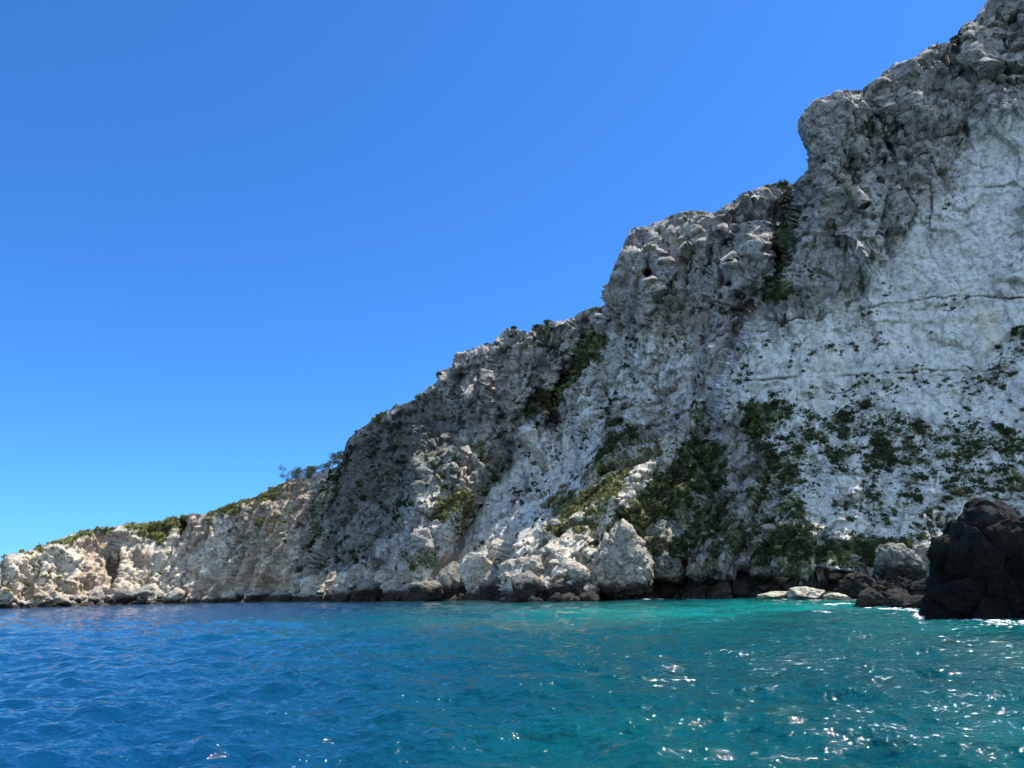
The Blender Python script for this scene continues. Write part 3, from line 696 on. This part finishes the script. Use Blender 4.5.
def convex_rock(name, c, s, seed, mat, label, group, res=4):
    """boulder: sphere cut by random planes, then roughened"""
    rs = np.random.RandomState(seed)
    V, Fq = ICO[res]; n = V/np.linalg.norm(V, axis=1, keepdims=True)
    pl = rs.normal(size=(13, 3)); pl /= np.linalg.norm(pl, axis=1, keepdims=True); dd = rs.uniform(.62, 1.0, 13)
    q_ = n@pl.T; r = np.min(np.where(q_ > .05, dd/np.maximum(q_, .05), 9), 1); r = np.minimum(r, 1.12)
    V = n*r[:, None]
    f = .16*(ridged((V+seed)*1.4, 4, seed)-.3)+.07*fbm((V+seed)*5, 4, seed)
    V = V+n*f[:, None]
    o = mesh_np(name, V*np.array(s), Fq, mat, True); o.location = c; o.rotation_euler = (0, 0, 0)
    return tag(o, label, 'rock', group)
ICO = {}
import bmesh
for lv in (3, 4, 5):
    bm = bmesh.new(); bmesh.ops.create_icosphere(bm, subdivisions=lv, radius=1.0)
    ICO[lv] = (np.array([v.co[:] for v in bm.verts]), np.array([[v.index for v in f.verts] for f in bm.faces])); bm.free()
for k, (x0, x1, y0, y1, Y, m, lab) in enumerate(NAMED):
    if x0 < 740:
        Y = min(float(surf((x0+x1)/2, y1-5)[0][1]), float(surf((x0+x1)/2, (y0+y1)/2)[0][1])) - .15*(x1-x0)*Y/F
    P0, P1 = at(x0, (y0+y1)/2, Y), at(x1, (y0+y1)/2, Y); T, Bt = at((x0+x1)/2, y0, Y), at((x0+x1)/2, y1, Y)
    c = (T+Bt)/2; sx_ = (P1[0]-P0[0])/2; sz = (T[2]-Bt[2])/2
    convex_rock('boulder', c, (sx_*1.05, sx_*.9, sz*1.08), 500+k, MT[m], lab, 'boulders along the shore', 5)
# random boulders of the rockfalls
zones = [([(600, 545), (545, 525), (500, 545), (440, 566), (450, 598), (596, 598)], 75, 'pale boulder heaped in the central rockfall', 'boulders of the central rockfall', (3.5, 8)),
         ([(432, 575), (400, 575), (430, 552), (380, 572), (345, 585), (320, 596), (330, 603), (436, 602)], 40, 'pale boulder heaped in the left rockfall', 'boulders of the left rockfall', (4, 10)),
         ([(30, 604), (290, 600), (290, 594), (120, 596), (30, 598)], 38, 'low brown rock at the foot of the headland', 'rocks at the foot of the headland', (4, 9)),
         ([(740, 596), (870, 596), (870, 575), (800, 570), (740, 590)], 30, 'pale shaded rock under the right wall', 'rocks under the right wall', (4, 10)),
         ([(640, 450), (600, 480), (560, 530), (590, 540), (640, 480)], 14, 'white rock lying on the sunlit spur', 'rocks on the sunlit spur', (3, 6)),
         ([(610, 560), (730, 480), (790, 520), (720, 570)], 16, 'grey rock on the shaded slope', 'rocks on the shaded slope', (3, 8))]
zi = 0
for pts, n, lab, grp, (s0, s1) in zones:
    xs = [p[0] for p in pts]; ys = [p[1] for p in pts]; k = 0; tries = 0
    while k < n and tries < 5000:
        tries += 1
        x, y = random.uniform(min(xs), max(xs)), random.uniform(min(ys), max(ys))
        if inpoly(np.array([x]), np.array([y]), pts, .01)[0] < .5: continue
        p, nn = surf(x, y); Y = p[1]
        s = (s0+(s1*1.5-s0)*random.random()**2.2)*Y/F*.55*(1.3 if y > 580 else 1)
        zi += 1; k += 1
        lo = p[2] < 3.0
        mat = random.choice([M_BOULD, M_CREAM, M_CREAM]) if not lo else random.choice([M_SHADER, M_BOULD, M_CREAM])
        if 'shaded' in lab: mat = random.choice([M_SHADER, M_BOULD])  # zones in shade get darker rock, so shade is put into the colour
        convex_rock('boulder', p+nn*s*.4, (s*random.uniform(.9, 1.4), s*random.uniform(.8, 1.2), s*random.uniform(.6, 1.0)), 900+zi, mat, lab, grp, 4 if s1 > 6 else 3)
for k in range(72):
    x = random.uniform(292, 600) if k < 56 else random.uniform(20, 290)
    Y = min(float(surf(x+d_, 598)[0][1]) for d_ in (-4, 0, 4)) - random.uniform(-.5, 3.5)
    s = (5+9*random.random()**1.8)*(1 if k < 56 else .7)*Y/F*.6
    c = at(x, 598, Y); c[2] = random.uniform(-.3, .5)*s
    lab, grp = ('dark based boulder standing in the water below the rockfalls', 'boulders at the waterline below the rockfalls') if k < 56 else ('low brown rock at the foot of the headland', 'rocks at the foot of the headland')
    convex_rock('boulder', c, (s*random.uniform(.9, 1.5), s, s*random.uniform(.7, 1.1)), 2000+k, random.choice([M_SHADER, M_SHADER, M_BOULD, M_CREAM]), lab, grp, 4)
# ------------------------------------------------------------ sea
def waves(X_, Y_):
    r = np.hypot(X_, Y_); z = 0*X_; rs = np.random.RandomState(4)
    wx = X_+.5*fbm(np.stack([X_/3, Y_/3, 0*X_], -1), 2, 1); wy = Y_+.5*fbm(np.stack([X_/3, Y_/3, 0*X_+5], -1), 2, 2)
    for k in range(46):
        lam = .36*(1.085**k); a = math.radians(250+rs.normal()*38)
        A = (.0175 if lam < 2.5 else .009)*lam**.75*rs.uniform(.5, 1.1)
        kx, ky = math.cos(a)*2*math.pi/lam, math.sin(a)*2*math.pi/lam; ph = rs.uniform(0, 6.28)
        s = np.sin(wx*kx+wy*ky+ph); fade = 1-sst(lam*22, lam*60, r)
        z = z+A*fade*(1-np.abs(s)**1.0*1.2 if k % 3 == 0 else s)*.8
    ch = fbm(np.stack([X_/1.1, Y_/.8, 0*X_], -1), 3, 6)
    z = z+.06*ch*(1-sst(25, 90, r))
    return z
NA = 1250
az = np.concatenate([np.linspace(-180, -50, 60, endpoint=False), np.linspace(-50, 50, NA), np.linspace(50, 180, 60)[1:]])
az = np.radians(az)
rr_ = [0.0]; r = 1.0
inv = np.linspace(1/1.0, 1/420.0, 40)
rads = np.concatenate([[.01, 1, 2.5, 4, 5], 1/np.linspace(1/5.6, 1/330., 900), [360, 420, 520, 700, 1000, 1600, 2600, 4500, 8000]])
AZ, RR = np.meshgrid(az, rads)
WXs, WYs = RR*np.sin(AZ), RR*np.cos(AZ)
WZ = waves(WXs, WYs)
pw_x, pw_y = project(np.stack([WXs, np.maximum(WYs, .5), 0*WXs], -1))
# what lies under the water: shallows, reef patches (object-space masks)
def dist_pts(X_, Y_, L):
    d = np.full(X_.shape, 1e9)
    for x, y in L: d = np.minimum(d, np.hypot(X_-x, Y_-y))
    return d
shore = P2g[np.argmin(np.abs(P2g[..., 2]-.1), axis=0), np.arange(NC)]
sh = shore[::6, :2]
sh = np.array([s for s in sh if s[1] > 50])
dsh = dist_pts(WXs, WYs, sh)
nz = fbm(np.stack([WXs/16, WYs/16, 0*WXs], -1), 4, 3)
shal = sst(150, 25, dsh+60*nz + np.clip(-WXs-5, 0, 200)*1.0)*.0
# turquoise towards the right and near the rocks, deep blue out to the left
teal = sst(-.45, .18, WXs/np.maximum(WYs, 1)+.22*nz + .004*np.clip(WYs-20, 0, 100)*0)
tq = np.clip(.9*np.exp(-((WXs-14)/26)**2-((WYs-62)/26)**2) + .7*np.exp(-((WXs-24)/16)**2-((WYs-52)/20)**2) + .12*np.exp(-((WXs-1.2)/1.6)**2-((WYs-9.5)/2)**2)+.35*np.exp(-((WXs-7)/2.)**2-((WYs-9)/2)**2), 0, 1)*np.clip(.6+1.3*nz, 0, 1.3)
reef = np.clip(1.1*np.exp(-((WXs+1.0)/6.0)**2-((WYs-39)/5)**2)+.6*np.exp(-(dsh/9)**2) + .55*np.exp(-((WXs-13)/3.)**2-((WYs-19)/4)**2), 0, 1)
reef = reef*np.clip(.9+1.2*fbm(np.stack([WXs/3, WYs/5, 0*WXs], -1), 3, 8), 0, 1.2)
fo = 0*WXs
foam_pts = [(x, y, Y_) for x, y, Y_ in []]
def foam_glint_line(pxa, pya, pxb, pyb, w, a):
    global fo
    A, B = at(pxa, pya, waterY(pxa, pya)), at(pxb, pyb, waterY(pxb, pyb))
    dx, dy = B[0]-A[0], B[1]-A[1]
    t = np.clip(((WXs-A[0])*dx+(WYs-A[1])*dy)/(dx*dx+dy*dy), 0, 1)
    d = np.hypot(WXs-A[0]-t*dx, WYs-A[1]-t*dy); fo = np.maximum(fo, a*np.exp(-(d/w)**2))
foam_glint_line(860, 609, 935, 613, 1.0, .9); foam_glint_line(928, 617, 1024, 624, .9, .95); foam_glint_line(1024, 624, 1100, 628, .9, .9)
foam_glint_line(745, 600, 870, 600, 1.6, .8); foam_glint_line(835, 605, 865, 604, 1.2, .8); foam_glint_line(470, 600, 590, 600, 1.6, .62); foam_glint_line(600, 600, 745, 600, 1.6, .66)
foam_glint_line(350, 603, 470, 602, 2, .35); foam_glint_line(910, 614, 1020, 628, 1.0, .6); foam_glint_line(700, 610, 760, 611, .8, .35)
foam_glint_line(780, 612, 900, 617, 1.2, .45); foam_glint_line(740, 658, 930, 672, .9, .40); foam_glint_line(690, 690, 800, 700, .6, .28); foam_glint_line(820, 640, 880, 642, 1.0, .3); foam_glint_line(600, 612, 700, 614, 2.0, .33)  # largely painted sun glints: white flecks out on open water
fo = fo*np.clip(.75+1.4*fbm(np.stack([WXs/1.2, WYs/2.4, 0*WXs], -1), 4, 12), 0, 1.3)
t = NT('sea_water'); p = t.pos()
teal_, tq_, reef_, foam_glint_ = (t.attr(k) for k in ('teal', 'turq', 'reef', 'foam'))
c = t.mix(teal_, (.0012, .038, .10), (.0005, .044, .050))
c = t.mix(tq_, c, (.001, .19, .17))
c = t.mix(t.math('MULTIPLY', reef_, .7), c, (.035, .075, .062))
fm = t.ramp(t.math('ADD', foam_glint_, t.math('MULTIPLY_ADD', t.noise(p, 4.5, 5, .75), 2.0, -1.0)), .5, .62)
fm = t.math('MULTIPLY', fm, t.ramp(foam_glint_, .02, .15))
c = t.mix(fm, c, (.8, .82, .82))
def wn(sc, det, vec=(1, 1, 1)): return t.noise(t.scale(p, vec), sc, det, .5, 0)
hgt = t.math('ADD', t.math('MULTIPLY', wn(1.9, 3, (1, 1.5, 1)), .27), t.math('MULTIPLY', wn(6.5, 3, (1, 1.4, 1)), .12))
hgt = t.math('ADD', hgt, t.math('MULTIPLY', wn(.35, 2, (1, 1.3, 1)), .5))
bp = t.n('ShaderNodeBump', _Strength=1.0, _Distance=.5, _Height=hgt)
bs = t.n('ShaderNodeBsdfPrincipled', _IOR=1.333, _Normal=bp.outputs[0])
t.t.links.new(c, bs.inputs['Base Color'])
t.t.links.new(t.math('MULTIPLY_ADD', fm, .7, .048), bs.inputs['Roughness'])
t.t.links.new(bs.outputs[0], t.out.inputs[0]); M_SEA = t.m
sea = mesh_np('sea', np.stack([WXs, WYs, WZ], -1).reshape(-1, 3), gridfaces(len(rads), len(az)).reshape(-1, 4)[:, ::-1], M_SEA, True, None,
              {'teal': teal, 'turq': tq, 'reef': reef, 'foam': fo})  # foam channel includes the painted glint flecks
tag(sea, 'choppy blue to turquoise sea', None, None, 'structure')
# make sure it faces up
if sea.data.polygons[len(sea.data.polygons)//2].normal.z < 0: sea.data.flip_normals()
# ------------------------------------------------------------ light
SUN_EL, SUN_AZ = 66.0, 72.0     # azimuth from the view direction (+Y) towards the right (+X)
el, azr = math.radians(SUN_EL), math.radians(SUN_AZ)
sd_ = np.array([math.sin(azr)*math.cos(el), math.cos(azr)*math.cos(el), math.sin(el)])
ld = bpy.data.lights.new('sun', 'SUN'); lo_ = bpy.data.objects.new('sun', ld); COL.objects.link(lo_)
ld.energy = 4.2; ld.angle = math.radians(.53); ld.color = (1, .94, .84)
from mathutils import Vector
lo_.rotation_euler = Vector(sd_).to_track_quat('Z', 'Y').to_euler(); lo_.location = (0, 0, 200)
w = bpy.data.worlds.new('World'); SC.world = w; w.use_nodes = True; nt = w.node_tree
bg = nt.nodes['Background']; sk = nt.nodes.new('ShaderNodeTexSky'); sk.sky_type = 'NISHITA'; sk.sun_disc = False
sk.sun_elevation = el; sk.sun_rotation = azr; sk.altitude = 0; sk.air_density = 1.0; sk.dust_density = .3; sk.ozone_density = 3.0
# clear, strongly blue sky towards the cliffs; unseen half behind the boat brightened as added fill for the shaded wall
tc = nt.nodes.new('ShaderNodeTexCoord'); sp = nt.nodes.new('ShaderNodeSeparateXYZ'); nt.links.new(tc.outputs['Generated'], sp.inputs[0])
mr = nt.nodes.new('ShaderNodeMapRange'); mr.interpolation_type = 'SMOOTHSTEP'; nt.links.new(sp.outputs[1], mr.inputs[0]); mr.inputs[1].default_value = -.45; mr.inputs[2].default_value = .25
m1 = nt.nodes.new('ShaderNodeMix'); m1.data_type = 'RGBA'; nt.links.new(mr.outputs[0], m1.inputs[0]); m1.inputs[6].default_value = (1.38, 1.32, 1.25, 1); m1.inputs[7].default_value = (.17, .42, .72, 1)
m2 = nt.nodes.new('ShaderNodeMix'); m2.data_type = 'RGBA'; m2.blend_type = 'MULTIPLY'; m2.inputs[0].default_value = 1
nt.links.new(sk.outputs[0], m2.inputs[6]); nt.links.new(m1.outputs[2], m2.inputs[7])
nt.links.new(m2.outputs[2], bg.inputs[0]); bg.inputs[1].default_value = .15
SC.view_settings.view_transform = 'Standard'; SC.view_settings.look = 'None'; SC.view_settings.gamma = 1; SC.view_settings.use_curve_mapping = False
SC.view_settings.exposure = 0.98
SC.render.engine = 'CYCLES'
